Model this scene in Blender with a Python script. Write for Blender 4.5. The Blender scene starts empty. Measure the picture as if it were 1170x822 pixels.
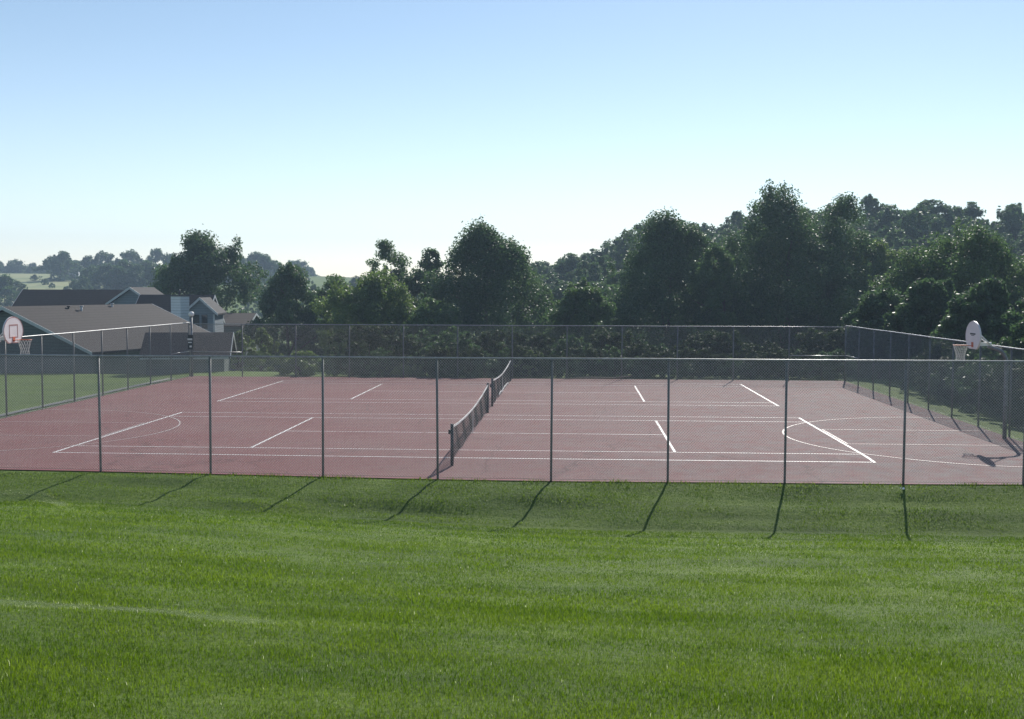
import bpy, math, random
import numpy as np
from mathutils import Vector, Matrix

random.seed(4)
RNG = np.random.default_rng(4)
scene = bpy.context.scene
COL = scene.collection
R = math.radians

# ------------------------------------------------------------------ camera
CAM = np.array([3.434, -32.647, 4.823])
FPX, YAW, PITCH, ROLL, PW, PH = 1307.22, -0.0558, 0.0612, 0.0030, 1170.0, 822.0
fw = np.array([math.sin(YAW) * math.cos(PITCH), math.cos(YAW) * math.cos(PITCH), -math.sin(PITCH)])
r0 = np.array([math.cos(YAW), -math.sin(YAW), 0.0])
u0 = np.cross(r0, fw)
rt = r0 * math.cos(ROLL) + u0 * math.sin(ROLL)
up = -r0 * math.sin(ROLL) + u0 * math.cos(ROLL)
cam = bpy.data.cameras.new('camera')
cam.sensor_width = 36.0
cam.lens = FPX / PW * 36.0
cam.clip_end = 5000
cam.clip_start = 0.1
camo = bpy.data.objects.new('camera', cam)
COL.objects.link(camo)
camo.matrix_world = Matrix(((rt[0], up[0], -fw[0], CAM[0]), (rt[1], up[1], -fw[1], CAM[1]),
                            (rt[2], up[2], -fw[2], CAM[2]), (0, 0, 0, 1)))
scene.camera = camo
FLAT = np.array([math.sin(YAW), math.cos(YAW)])
SIDE = np.array([math.cos(YAW), -math.sin(YAW)])


def place(u, d):
    """ground position at distance d along the view and at the bearing of photo column u"""
    l = (u - PW / 2) / FPX * d
    p = CAM[:2] + FLAT * d + SIDE * l
    return float(p[0]), float(p[1])


def height(v, d):
    """height of photo row v at distance d"""
    return float(CAM[2] + (331 - v) / FPX * d)


# ------------------------------------------------------------------ helpers
def vnoise(x, y, scale, seed=0):
    """smooth value noise in numpy, 0..1"""
    x = np.asarray(x, float) / scale
    y = np.asarray(y, float) / scale
    xi, yi = np.floor(x).astype(np.int64), np.floor(y).astype(np.int64)
    fx, fy = x - xi, y - yi
    fx, fy = fx * fx * (3 - 2 * fx), fy * fy * (3 - 2 * fy)

    def h(a, b):
        n = (a * 374761393 + b * 668265263 + seed * 974711) & 0x7fffffff
        n = ((n ^ (n >> 13)) * 1274126177) & 0x7fffffff
        return ((n ^ (n >> 16)) & 0xffff) / 65535.0
    return (h(xi, yi) * (1 - fx) + h(xi + 1, yi) * fx) * (1 - fy) + (h(xi, yi + 1) * (1 - fx) + h(xi + 1, yi + 1) * fx) * fy


def sstep(a, b, x):
    t = np.clip((np.asarray(x, float) - a) / (b - a), 0, 1)
    return t * t * (3 - 2 * t)


def tag(o, label=None, cat=None, group=None, kind=None):
    if label: o['label'] = label
    if cat: o['category'] = cat
    if group: o['group'] = group
    if kind: o['kind'] = kind
    return o


def empty(name, loc=(0, 0, 0), rz=0.0):
    o = bpy.data.objects.new(name, None)
    o.location = loc
    o.rotation_euler = (0, 0, rz)
    o.empty_display_size = 0.2
    COL.objects.link(o)
    return o


def link_mesh(name, me, mat=None, parent=None):
    o = bpy.data.objects.new(name, me)
    COL.objects.link(o)
    if mat:
        me.materials.append(mat)
    if parent:
        o.parent = parent
    return o


def np_mesh(name, verts, faces):
    """verts (n,3), faces (m,k) all the same k"""
    me = bpy.data.meshes.new(name)
    verts = np.asarray(verts, np.float32)
    faces = np.asarray(faces, np.int32)
    k = faces.shape[1]
    me.vertices.add(len(verts))
    me.vertices.foreach_set('co', verts.ravel())
    me.loops.add(faces.size)
    me.loops.foreach_set('vertex_index', faces.ravel())
    me.polygons.add(len(faces))
    me.polygons.foreach_set('loop_start', np.arange(0, faces.size, k, dtype=np.int32))
    me.update(calc_edges=True)
    return me


class MB:
    def __init__(s):
        s.v, s.f, s.sm = [], [], []

    def add(s, vs, fs, smooth=False):
        n = len(s.v)
        s.v += [tuple(map(float, p)) for p in vs]
        s.f += [tuple(i + n for i in f) for f in fs]
        s.sm += [smooth] * len(fs)
        return s

    def box(s, c, size, rz=0.0):
        cx, cy, cz = c
        hx, hy, hz = size[0] / 2, size[1] / 2, size[2] / 2
        ca, sa = math.cos(rz), math.sin(rz)
        vs = []
        for z in (-hz, hz):
            for x, y in ((-hx, -hy), (hx, -hy), (hx, hy), (-hx, hy)):
                vs.append((cx + x * ca - y * sa, cy + x * sa + y * ca, cz + z))
        return s.add(vs, [(3, 2, 1, 0), (4, 5, 6, 7), (0, 1, 5, 4), (1, 2, 6, 5), (2, 3, 7, 6), (3, 0, 4, 7)])

    def tube(s, pts, rad, n=8, caps=True, smooth=True):
        pts = [Vector(p) for p in pts]
        rr = rad if hasattr(rad, '__len__') else [rad] * len(pts)
        vs, fs = [], []
        nrm = None
        for i, p in enumerate(pts):
            t = (pts[min(i + 1, len(pts) - 1)] - pts[max(i - 1, 0)]).normalized()
            if nrm is None:
                a = Vector((0, 0, 1)) if abs(t.z) < .9 else Vector((1, 0, 0))
                nrm = t.cross(a).normalized()
            else:
                nrm = (nrm - t * nrm.dot(t)).normalized()
            b = t.cross(nrm)
            for k in range(n):
                a = 2 * math.pi * k / n
                vs.append(p + (nrm * math.cos(a) + b * math.sin(a)) * rr[i])
        for i in range(len(pts) - 1):
            for k in range(n):
                k2 = (k + 1) % n
                fs.append((i * n + k, i * n + k2, (i + 1) * n + k2, (i + 1) * n + k))
        s.add(vs, fs, smooth)
        if caps:
            m = len(s.v) - len(vs)
            s.f.append(tuple(m + k for k in range(n))[::-1])
            s.f.append(tuple(m + (len(pts) - 1) * n + k for k in range(n)))
            s.sm += [False, False]
        return s

    def prism(s, poly, axis_from, axis_to):
        """extrude a closed 3-D polygon (list of points) by the vector axis_to-axis_from"""
        d = Vector(axis_to) - Vector(axis_from)
        n = len(poly)
        vs = [Vector(p) for p in poly] + [Vector(p) + d for p in poly]
        fs = [tuple(range(n))[::-1], tuple(range(n, 2 * n))]
        for i in range(n):
            j = (i + 1) % n
            fs.append((i, j, n + j, n + i))
        return s.add(vs, fs)

    def build(s, name, mat=None, parent=None):
        me = bpy.data.meshes.new(name)
        me.from_pydata(s.v, [], s.f)
        me.polygons.foreach_set('use_smooth', s.sm)
        me.update()
        return link_mesh(name, me, mat, parent)


# ------------------------------------------------------------------ materials
def mat_new(name):
    m = bpy.data.materials.new(name)
    m.use_nodes = True
    nt = m.node_tree
    b = nt.nodes['Principled BSDF']
    return m, nt, b


def nd(nt, typ, **kw):
    n = nt.nodes.new(typ)
    for k, v in kw.items():
        setattr(n, k, v)
    return n


def ramp(nt, stops):
    n = nt.nodes.new('ShaderNodeValToRGB')
    e = n.color_ramp.elements
    e[0].position, e[0].color = stops[0][0], (*stops[0][1], 1)
    e[1].position, e[1].color = stops[-1][0], (*stops[-1][1], 1)
    for p, c in stops[1:-1]:
        x = e.new(p)
        x.color = (*c, 1)
    return n


def plain(name, col, rough=.6, metal=0.0, var=.25, scale=6.0, spec=.5):
    m, nt, b = mat_new(name)
    tc = nd(nt, 'ShaderNodeTexCoord')
    nz = nd(nt, 'ShaderNodeTexNoise')
    nz.inputs['Scale'].default_value = scale
    nz.inputs['Detail'].default_value = 6
    nt.links.new(tc.outputs['Object'], nz.inputs['Vector'])
    lo = tuple(c * (1 - var) for c in col)
    hi = tuple(min(1, c * (1 + var)) for c in col)
    rp = ramp(nt, [(.3, lo), (.7, hi)])
    nt.links.new(nz.outputs['Fac'], rp.inputs['Fac'])
    nt.links.new(rp.outputs['Color'], b.inputs['Base Color'])
    b.inputs['Roughness'].default_value = rough
    b.inputs['Metallic'].default_value = metal
    b.inputs['Specular IOR Level'].default_value = spec
    return m


M = {}
M['galv'] = plain('galvanised_steel', (.34, .345, .35), .38, .45, .2, 9)
M['post'] = plain('backlit_post_steel', (.165, .168, .17), .55, .3, .25, 9)  # darker copy of the rail steel: backlit shade of the posts painted in
M['wire_lit'] = plain('lit_fence_wire', (.46, .46, .47), .4, .25, .12, 3)  # paler copy of the fence wire, sunlit look painted in
M['wire'] = plain('fence_wire', (.25, .25, .26), .45, .4, .12, 3)
M['dark_metal'] = plain('dark_painted_metal', (.035, .037, .042), .5, .1, .3, 8)
M['pole'] = plain('weathered_pole_steel', (.19, .195, .21), .5, .4, .3, 5)
M['white_paint'] = plain('white_paint', (.78, .77, .75), .45, 0, .06, 4)
M['board'] = plain('backboard_white', (.80, .74, .74), .4, 0, .05, 3)
M['red_paint'] = plain('red_paint', (.42, .22, .20), .5, 0, .2, 8)
M['rim'] = plain('rim_orange', (.55, .14, .06), .5, 0, .25, 10)
M['cord'] = plain('white_cord', (.72, .70, .66), .85, 0, .1, 8)
M['net_black'] = plain('black_net_cord', (.022, .022, .025), .8, 0, .2, 5)
M['canvas'] = plain('white_canvas_band', (.66, .65, .64), .8, 0, .08, 4)
M['bark'] = plain('bark', (.085, .068, .052), .9, 0, .35, 7)
M['siding_dark'] = None
M['glass'] = plain('dark_window_glass', (.02, .025, .03), .08, 0, .1, 2, .6)
M['trim'] = plain('white_trim', (.46, .48, .50), .5, 0, .06, 5)
M['paper'] = plain('white_paper', (.82, .82, .8), .7, 0, .04, 9)


def leaf_mat(name, a, b_, trans=.38, rough=.5, spec=.26, dry=None):
    """leaf colours a..b_ picked per leaf by the 'tint' attribute"""
    m, nt, b = mat_new(name)
    at = nd(nt, 'ShaderNodeAttribute', attribute_name='tint')
    rp = ramp(nt, [(0, a), (1, b_)] if dry is None else [(0, a), (.72, b_), (1, dry)])
    nt.links.new(at.outputs['Fac'], rp.inputs['Fac'])
    nt.links.new(rp.outputs['Color'], b.inputs['Base Color'])
    b.inputs['Roughness'].default_value = rough
    b.inputs['Specular IOR Level'].default_value = spec
    tr = nd(nt, 'ShaderNodeBsdfTranslucent')
    hs = nd(nt, 'ShaderNodeHueSaturation')
    hs.inputs['Hue'].default_value = .49
    hs.inputs['Saturation'].default_value = 1.1
    hs.inputs['Value'].default_value = 1.5
    nt.links.new(rp.outputs['Color'], hs.inputs['Color'])
    nt.links.new(hs.outputs['Color'], tr.inputs['Color'])
    mx = nd(nt, 'ShaderNodeMixShader')
    mx.inputs[0].default_value = trans
    nt.links.new(b.outputs[0], mx.inputs[1])
    nt.links.new(tr.outputs[0], mx.inputs[2])
    nt.links.new(mx.outputs[0], nt.nodes['Material Output'].inputs['Surface'])
    return m


M['leaf_dark'] = leaf_mat('leaf_dark_green', (.030, .066, .025), (.082, .140, .056), .40)
M['leaf_mid'] = leaf_mat('leaf_mid_green', (.038, .082, .026), (.104, .168, .060), .42)
M['leaf_light'] = leaf_mat('leaf_light_green', (.058, .108, .028), (.145, .205, .066), .45)
M['leaf_far'] = leaf_mat('leaf_far_green', (.032, .068, .029), (.084, .136, .056), .38, .6)
M['leaf_shade'] = leaf_mat('leaf_shaded_green', (.020, .040, .014), (.052, .080, .030), .25, .65, .08)  # darker leaf copy: shade of the undergrowth put into its colours
M['blade'] = leaf_mat('grass_blade', (.046, .108, .006), (.168, .248, .036), .54, .6, .07, (.46, .50, .32))


def ground_mat():
    m, nt, b = mat_new('ground_grass')
    tc = nd(nt, 'ShaderNodeTexCoord')
    n1 = nd(nt, 'ShaderNodeTexNoise'); n1.inputs['Scale'].default_value = 9.0; n1.inputs['Detail'].default_value = 8
    n1.inputs['Roughness'].default_value = .7
    n2 = nd(nt, 'ShaderNodeTexNoise'); n2.inputs['Scale'].default_value = .35; n2.inputs['Detail'].default_value = 4
    mp = nd(nt, 'ShaderNodeMapping'); mp.inputs['Scale'].default_value = (.25, 1.6, 1)   # mowing stripes along x
    n3 = nd(nt, 'ShaderNodeTexNoise'); n3.inputs['Scale'].default_value = 1.3; n3.inputs['Detail'].default_value = 3
    nt.links.new(tc.outputs['Object'], n1.inputs['Vector'])
    nt.links.new(tc.outputs['Object'], n2.inputs['Vector'])
    nt.links.new(tc.outputs['Object'], mp.inputs['Vector'])
    nt.links.new(mp.outputs['Vector'], n3.inputs['Vector'])
    r1 = ramp(nt, [(.25, (.042, .084, .008)), (.5, (.090, .148, .017)), (.8, (.145, .192, .040))])
    nt.links.new(n1.outputs['Fac'], r1.inputs['Fac'])
    r2 = ramp(nt, [(.3, (.72, .78, .7)), (.7, (1.25, 1.18, 1.1))])
    nt.links.new(n2.outputs['Fac'], r2.inputs['Fac'])
    r3 = ramp(nt, [(.3, (.75, .78, .75)), (.7, (1.2, 1.18, 1.15))])
    nt.links.new(n3.outputs['Fac'], r3.inputs['Fac'])
    m1 = nd(nt, 'ShaderNodeMix', data_type='RGBA', blend_type='MULTIPLY'); m1.inputs[0].default_value = 1
    m2 = nd(nt, 'ShaderNodeMix', data_type='RGBA', blend_type='MULTIPLY'); m2.inputs[0].default_value = 1
    nt.links.new(r1.outputs['Color'], m1.inputs[6]); nt.links.new(r2.outputs['Color'], m1.inputs[7])
    nt.links.new(m1.outputs[2], m2.inputs[6]); nt.links.new(r3.outputs['Color'], m2.inputs[7])
    nt.links.new(m2.outputs[2], b.inputs['Base Color'])
    b.inputs['Roughness'].default_value = .9
    b.inputs['Specular IOR Level'].default_value = .2
    bp = nd(nt, 'ShaderNodeBump'); bp.inputs['Strength'].default_value = .9; bp.inputs['Distance'].default_value = .06
    nt.links.new(n1.outputs['Fac'], bp.inputs['Height'])
    nt.links.new(bp.outputs['Normal'], b.inputs['Normal'])
    return m


def field_mat():
    m, nt, b = mat_new('hay_field')
    tc = nd(nt, 'ShaderNodeTexCoord')
    n1 = nd(nt, 'ShaderNodeTexNoise'); n1.inputs['Scale'].default_value = .05; n1.inputs['Detail'].default_value = 7
    nt.links.new(tc.outputs['Object'], n1.inputs['Vector'])
    r1 = ramp(nt, [(.3, (.12, .16, .05)), (.5, (.22, .25, .09)), (.7, (.30, .29, .13))])
    nt.links.new(n1.outputs['Fac'], r1.inputs['Fac'])
    nt.links.new(r1.outputs['Color'], b.inputs['Base Color'])
    b.inputs['Roughness'].default_value = .95
    return m


def court_mat():
    m, nt, b = mat_new('red_acrylic_court')
    tc = nd(nt, 'ShaderNodeTexCoord')
    n1 = nd(nt, 'ShaderNodeTexNoise'); n1.inputs['Scale'].default_value = .28; n1.inputs['Detail'].default_value = 7
    n1.inputs['Roughness'].default_value = .6
    n2 = nd(nt, 'ShaderNodeTexNoise'); n2.inputs['Scale'].default_value = 60; n2.inputs['Detail'].default_value = 4
    n4 = nd(nt, 'ShaderNodeTexNoise'); n4.inputs['Scale'].default_value = 1.7; n4.inputs['Detail'].default_value = 8
    for n in (n1, n2, n4):
        nt.links.new(tc.outputs['Object'], n.inputs['Vector'])
    r1 = ramp(nt, [(.28, (.172, .056, .056)), (.5, (.188, .078, .076)), (.74, (.200, .106, .100))])
    nt.links.new(n1.outputs['Fac'], r1.inputs['Fac'])
    # mottled grey mixed in, growing towards the right side
    sep = nd(nt, 'ShaderNodeSeparateXYZ'); nt.links.new(tc.outputs['Object'], sep.inputs[0])
    mr = nd(nt, 'ShaderNodeMapRange'); mr.inputs['From Min'].default_value = -6; mr.inputs['From Max'].default_value = 16
    nt.links.new(sep.outputs['X'], mr.inputs['Value'])
    ml = nd(nt, 'ShaderNodeMath', operation='MULTIPLY'); nt.links.new(mr.outputs[0], ml.inputs[0])
    n5 = nd(nt, 'ShaderNodeMapRange'); n5.inputs['From Min'].default_value = .3; n5.inputs['From Max'].default_value = .7
    nt.links.new(n4.outputs['Fac'], n5.inputs['Value']); nt.links.new(n5.outputs[0], ml.inputs[1])
    mx = nd(nt, 'ShaderNodeMix', data_type='RGBA'); nt.links.new(ml.outputs[0], mx.inputs[0])
    nt.links.new(r1.outputs['Color'], mx.inputs[6]); mx.inputs[7].default_value = (.188, .158, .152, 1)
    r2 = ramp(nt, [(.3, (.86, .86, .86)), (.7, (1.12, 1.12, 1.12))]); nt.links.new(n2.outputs['Fac'], r2.inputs['Fac'])
    m2 = nd(nt, 'ShaderNodeMix', data_type='RGBA', blend_type='MULTIPLY'); m2.inputs[0].default_value = 1
    nt.links.new(mx.outputs[2], m2.inputs[6]); nt.links.new(r2.outputs['Color'], m2.inputs[7])
    # hairline cracks and old puddle stains
    vo = nd(nt, 'ShaderNodeTexVoronoi', feature='DISTANCE_TO_EDGE'); vo.inputs['Scale'].default_value = .16
    wn = nd(nt, 'ShaderNodeTexNoise'); wn.inputs['Scale'].default_value = .9; wn.inputs['Detail'].default_value = 6
    nt.links.new(tc.outputs['Object'], wn.inputs['Vector'])
    wa = nd(nt, 'ShaderNodeMix', data_type='RGBA', blend_type='ADD'); wa.inputs[0].default_value = 1.4
    nt.links.new(tc.outputs['Object'], wa.inputs[6]); nt.links.new(wn.outputs['Color'], wa.inputs[7])
    nt.links.new(wa.outputs[2], vo.inputs['Vector'])
    cr = ramp(nt, [(.0, (.62, .60, .60)), (.006, (1, 1, 1))]); nt.links.new(vo.outputs['Distance'], cr.inputs['Fac'])
    ns = nd(nt, 'ShaderNodeTexNoise'); ns.inputs['Scale'].default_value = .55; ns.inputs['Detail'].default_value = 3; ns.inputs['Distortion'].default_value = 1.2
    nt.links.new(tc.outputs['Object'], ns.inputs['Vector'])
    sr_ = ramp(nt, [(.52, (1, 1, 1)), (.56, (.86, .86, .88)), (.60, (1.06, 1.05, 1.04)), (.66, (.93, .93, .94))]); nt.links.new(ns.outputs['Fac'], sr_.inputs['Fac'])
    m3 = nd(nt, 'ShaderNodeMix', data_type='RGBA', blend_type='MULTIPLY'); m3.inputs[0].default_value = 1
    m4 = nd(nt, 'ShaderNodeMix', data_type='RGBA', blend_type='MULTIPLY'); m4.inputs[0].default_value = 1
    nt.links.new(m2.outputs[2], m3.inputs[6]); nt.links.new(cr.outputs['Color'], m3.inputs[7])
    nt.links.new(m3.outputs[2], m4.inputs[6]); nt.links.new(sr_.outputs['Color'], m4.inputs[7])
    nt.links.new(m4.outputs[2], b.inputs['Base Color'])
    b.inputs['Roughness'].default_value = .85
    b.inputs['Specular IOR Level'].default_value = .16
    bp = nd(nt, 'ShaderNodeBump'); bp.inputs['Strength'].default_value = .35; bp.inputs['Distance'].default_value = .004
    nt.links.new(n2.outputs['Fac'], bp.inputs['Height']); nt.links.new(bp.outputs['Normal'], b.inputs['Normal'])
    return m


def line_mat(name, col, wear):
    m, nt, b = mat_new(name)
    tc = nd(nt, 'ShaderNodeTexCoord')
    n1 = nd(nt, 'ShaderNodeTexNoise'); n1.inputs['Scale'].default_value = 4.5; n1.inputs['Detail'].default_value = 11; n1.inputs['Roughness'].default_value = .62
    nt.links.new(tc.outputs['Object'], n1.inputs['Vector'])
    r1 = ramp(nt, [(wear - .12, (.30, .20, .18)), (wear + .08, col)])
    nt.links.new(n1.outputs['Fac'], r1.inputs['Fac'])
    nt.links.new(r1.outputs['Color'], b.inputs['Base Color'])
    b.inputs['Roughness'].default_value = .6
    return m


def striped(name, a, b_, pitch, rough=.8, axis='Z', frac=.14):
    """rows of shingles or lap siding: a thin darker line every `pitch` metres plus mottling"""
    m, nt, b = mat_new(name)
    tc = nd(nt, 'ShaderNodeTexCoord')
    sep = nd(nt, 'ShaderNodeSeparateXYZ'); nt.links.new(tc.outputs['Object'], sep.inputs[0])
    md = nd(nt, 'ShaderNodeMath', operation='MODULO'); md.inputs[1].default_value = pitch
    ad = nd(nt, 'ShaderNodeMath', operation='ADD'); ad.inputs[1].default_value = 100
    nt.links.new(sep.outputs[axis], ad.inputs[0]); nt.links.new(ad.outputs[0], md.inputs[0])
    lt = nd(nt, 'ShaderNodeMath', operation='LESS_THAN'); lt.inputs[1].default_value = pitch * frac
    nt.links.new(md.outputs[0], lt.inputs[0])
    nz = nd(nt, 'ShaderNodeTexNoise'); nz.inputs['Scale'].default_value = 5; nz.inputs['Detail'].default_value = 8
    nz.inputs['Roughness'].default_value = .75
    nt.links.new(tc.outputs['Object'], nz.inputs['Vector'])
    rp = ramp(nt, [(.3, a), (.7, b_)]); nt.links.new(nz.outputs['Fac'], rp.inputs['Fac'])
    mx = nd(nt, 'ShaderNodeMix', data_type='RGBA', blend_type='MULTIPLY')
    nt.links.new(lt.outputs[0], mx.inputs[0]); nt.links.new(rp.outputs['Color'], mx.inputs[6])
    mx.inputs[7].default_value = (.6, .6, .6, 1)
    nt.links.new(mx.outputs[2], b.inputs['Base Color'])
    b.inputs['Specular IOR Level'].default_value = .12
    b.inputs['Roughness'].default_value = rough
    return m


M['roof_brown'] = striped('brown_grey_shingles', (.040, .035, .033), (.066, .058, .055), .16)
M['roof_dark'] = striped('charcoal_shingles', (.025, .025, .028), (.045, .044, .047), .16)
M['roof_tan'] = striped('tan_shingles', (.085, .072, .062), (.13, .11, .095), .16)
M['siding_blue'] = striped('blue_grey_lap_siding', (.19, .225, .26), (.235, .27, .305), .2)
M['siding_dark'] = striped('dark_green_grey_siding', (.10, .125, .125), (.135, .16, .16), .2)
M['siding_pale'] = striped('pale_grey_siding', (.55, .58, .61), (.64, .67, .70), .22)
M['ground'] = ground_mat()
M['court'] = court_mat()
M['line'] = line_mat('worn_white_line', (.66, .63, .61), .40)
M['line_thin'] = line_mat('faded_white_line', (.70, .66, .64), .42)
M['line_faint'] = line_mat('almost_worn_away_line', (.42, .34, .32), .44)
M['gravel'] = plain('pale_gravel', (.30, .29, .26), .95, 0, .3, 25)

# ------------------------------------------------------------------ terrain
XL, XR, YN, YF = -17.75, 17.75, -2.95, 29.0
FENCE_Y = -2.9


def sag(x, y):
    """height of the court surface: its near edge has settled a little in the middle"""
    x = np.asarray(x, float); y = np.asarray(y, float)
    a = .02 + .16 * np.exp(-((x - 3.0) / 11.0) ** 2) + .05 * sstep(6, 14, x)
    return -a * sstep(1.2, -3.0, y)


def G(x, y):
    """terrain height"""
    x = np.asarray(x, float); y = np.asarray(y, float)
    # bank and lawn on the camera's side
    crest = sag(x, np.full_like(y, -3.0)) - .02
    toe_z = -.34 - .46 * sstep(-10, 5, x)
    toe_y = -5.9 - .25 * sstep(-12, 2, x)
    t = np.clip((-3.05 - y) / (-3.05 - toe_y), 0, 1)
    bank = crest + (toe_z - crest) * (t * .75 + .25 * t * t * (3 - 2 * t))
    rise = toe_z + .147 * np.maximum(0, toe_y - y) - .0022 * np.maximum(0, -34 - y) ** 2 * 0
    und = (vnoise(x, y, 3.1, 3) - .5) * .05 * sstep(-8, -11, y)
    bank = bank + (vnoise(x * .25, y, .6, 41) - .5) * .17 * sstep(0, .2, t) * sstep(1, .8, t)
    south = np.where(y > toe_y, bank, rise + und)
    # sides and beyond
    side = -.1 - .22 * sstep(17.9, 22, np.abs(x)) + (vnoise(x, y, 6, 9) - .5) * .06
    dropn = -4.6 * sstep(33, 62, y) - 1.6 * sstep(60, 130, y)
    left_hill = np.interp(y, [150, 220, 290, 420, 520, 700], [0, 3, 10.0, 16.5, 13.5, 14]) * sstep(10, -100, x)
    right_hill = np.interp(x, [-60, -25, -2, 10, 16, 31, 57, 76, 95, 160, 300], [0, 1.5, 8.2, 12.6, 14.2, 15.5, 18.3, 17, 15.5, 13, 9]) \
        * np.where(y < 172, np.exp(-((y - 172) / 52.0) ** 2), np.exp(-((y - 172) / 160.0) ** 2))
    mid = 2.0 * sstep(-120, 0, x) * sstep(150, 420, y)
    roll = (vnoise(x, y, 60, 5) - .5) * 1.6 * sstep(60, 160, y)
    north = side + dropn + left_hill + right_hill + mid + roll
    inside = np.where((np.abs(x) < 18.0) & (y < 29.3), -.12 + sag(x, y) - .03, north)
    out = np.where(y < -2.5, south, inside)
    return out


def axis(parts):
    a = []
    for lo, hi, st in parts:
        a.append(np.arange(lo, hi, st))
    return np.unique(np.concatenate(a + [np.array([parts[-1][1]])]))


gx = axis([(-560, -140, 15), (-140, -40, 4), (-40, -17.75, .75), (-17.75, 17.75, .5), (17.75, 40, .75), (40, 160, 4), (160, 460, 15)])
gy = axis([(-80, -36, 2), (-36, -8, .5), (-8, -3.05, .25), (-3.05, 29.3, 1.0), (29.3, 70, 1.5), (70, 320, 5), (320, 820, 12)])
XX, YY = np.meshgrid(gx, gy)
ZZ = G(XX, YY)
nx, ny = len(gx), len(gy)
vv = np.stack([XX.ravel(), YY.ravel(), ZZ.ravel()], 1)
ii = np.arange(nx * ny).reshape(ny, nx)
ff = np.stack([ii[:-1, :-1].ravel(), ii[:-1, 1:].ravel(), ii[1:, 1:].ravel(), ii[1:, :-1].ravel()], 1)
gme = np_mesh('ground', vv, ff)
gme.polygons.foreach_set('use_smooth', [True] * len(gme.polygons))
ground = tag(link_mesh('ground', gme, M['ground']), kind='structure')


def sheet(name, x0, x1, y0, y1, st, zf, mat, parent=None):
    xs = np.linspace(x0, x1, max(2, int((x1 - x0) / st) + 1)); ys = np.linspace(y0, y1, max(2, int((y1 - y0) / st) + 1))
    X, Y = np.meshgrid(xs, ys)
    Z = zf(X, Y)
    n, m = len(xs), len(ys)
    i = np.arange(n * m).reshape(m, n)
    f = np.stack([i[:-1, :-1].ravel(), i[:-1, 1:].ravel(), i[1:, 1:].ravel(), i[1:, :-1].ravel()], 1)
    return link_mesh(name, np_mesh(name, np.stack([X.ravel(), Y.ravel(), Z.ravel()], 1), f), mat, parent)


tag(sheet('tennis_court', XL, XR, YN, YF + .15, .5, lambda x, y: sag(x, y), M['court']), kind='structure')
# pale gravel mowing edge outside the left fence
tag(sheet('path', -19.0, -18.5, -2.0, 29.0, .5, lambda x, y: G(x, y) + .02, M['gravel']), kind='structure')


# hay field on the far left hillside: follows the terrain
def field(u0, u1, d0, d1, nm):
    n, m = 24, 24
    vs = []
    for j in range(m + 1):
        d = d0 + (d1 - d0) * j / m
        for i in range(n + 1):
            x, y = place(u0 + (u1 - u0) * i / n, d)
            vs.append((x, y, float(G(np.array(x), np.array(y))) + .35))
    q = np.arange((n + 1) * (m + 1)).reshape(m + 1, n + 1)
    f = np.stack([q[:-1, :-1].ravel(), q[:-1, 1:].ravel(), q[1:, 1:].ravel(), q[1:, :-1].ravel()], 1)
    return tag(link_mesh('field', np_mesh('field', vs, f), nm), kind='structure')


field(-30, 130, 240, 470, field_mat())

# ------------------------------------------------------------------ court markings
LZ = .004


def strip(mb, pts, w, dz=LZ):
    """flat painted strip along a polyline"""
    dense = []
    for a, b in zip(pts[:-1], pts[1:]):
        n = max(1, int(math.hypot(b[0] - a[0], b[1] - a[1]) / .5))
        for i in range(n):
            dense.append((a[0] + (b[0] - a[0]) * i / n, a[1] + (b[1] - a[1]) * i / n))
    dense.append(pts[-1])
    vs, fs = [], []
    for i, p in enumerate(dense):
        q0, q1 = dense[max(0, i - 1)], dense[min(len(dense) - 1, i + 1)]
        tx, ty = q1[0] - q0[0], q1[1] - q0[1]
        L = math.hypot(tx, ty) or 1
        ox, oy = -ty / L * w / 2, tx / L * w / 2
        for s in (-1, 1):
            x, y = p[0] + s * ox, p[1] + s * oy
            vs.append((x, y, float(sag(np.array(x), np.array(y))) + dz))
    for i in range(len(dense) - 1):
        fs.append((2 * i, 2 * i + 2, 2 * i + 3, 2 * i + 1)[::-1])
    mb.add(vs, fs)


thick, thin = MB(), MB()
for y0 in (0.0, 15.42):
    for s in (-1, 1):
        strip(thick, [(s * 11.885, y0 - .05), (s * 11.885, y0 + 11.02)], .09)
        strip(thick, [(s * 6.4, y0 + 1.37), (s * 6.4, y0 + 9.6)], .08)
    e = 11.82
    for yy in (0, 1.37, 9.6, 10.97):
        strip(thin, [(-e, y0 + yy), (e, y0 + yy)], .066)
    strip(thin, [(-6.34, y0 + 5.485), (6.34, y0 + 5.485)], .07)
tag(thick.build('court_lines', M['line']), kind='structure')
hoopl = MB()
for s in (-1, 1):
    cx, cy, r = 16.43, 5.49, 6.03
    arc = [(17.7 * s, cy - r)] + [(s * (cx - r * math.sin(a)), cy - r * math.cos(a)) for a in np.linspace(0, math.pi, 40)] + [(17.7 * s, cy + r)]
    strip(hoopl, arc, .06, LZ * 2)
    strip(hoopl, [(17.7 * s, 3.62), (11.985 * s, 3.62), (11.985 * s, 7.36), (17.7 * s, 7.36)], .06, LZ * 2.6)
tag(thin.build('court_lines', M['line_thin']), kind='structure')
tag(hoopl.build('court_lines', M['line_faint']), kind='structure')


# ------------------------------------------------------------------ chain link fences
PANEL_W, PANEL_H, PITCH_W = 3.0, 3.0, .0707


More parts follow.
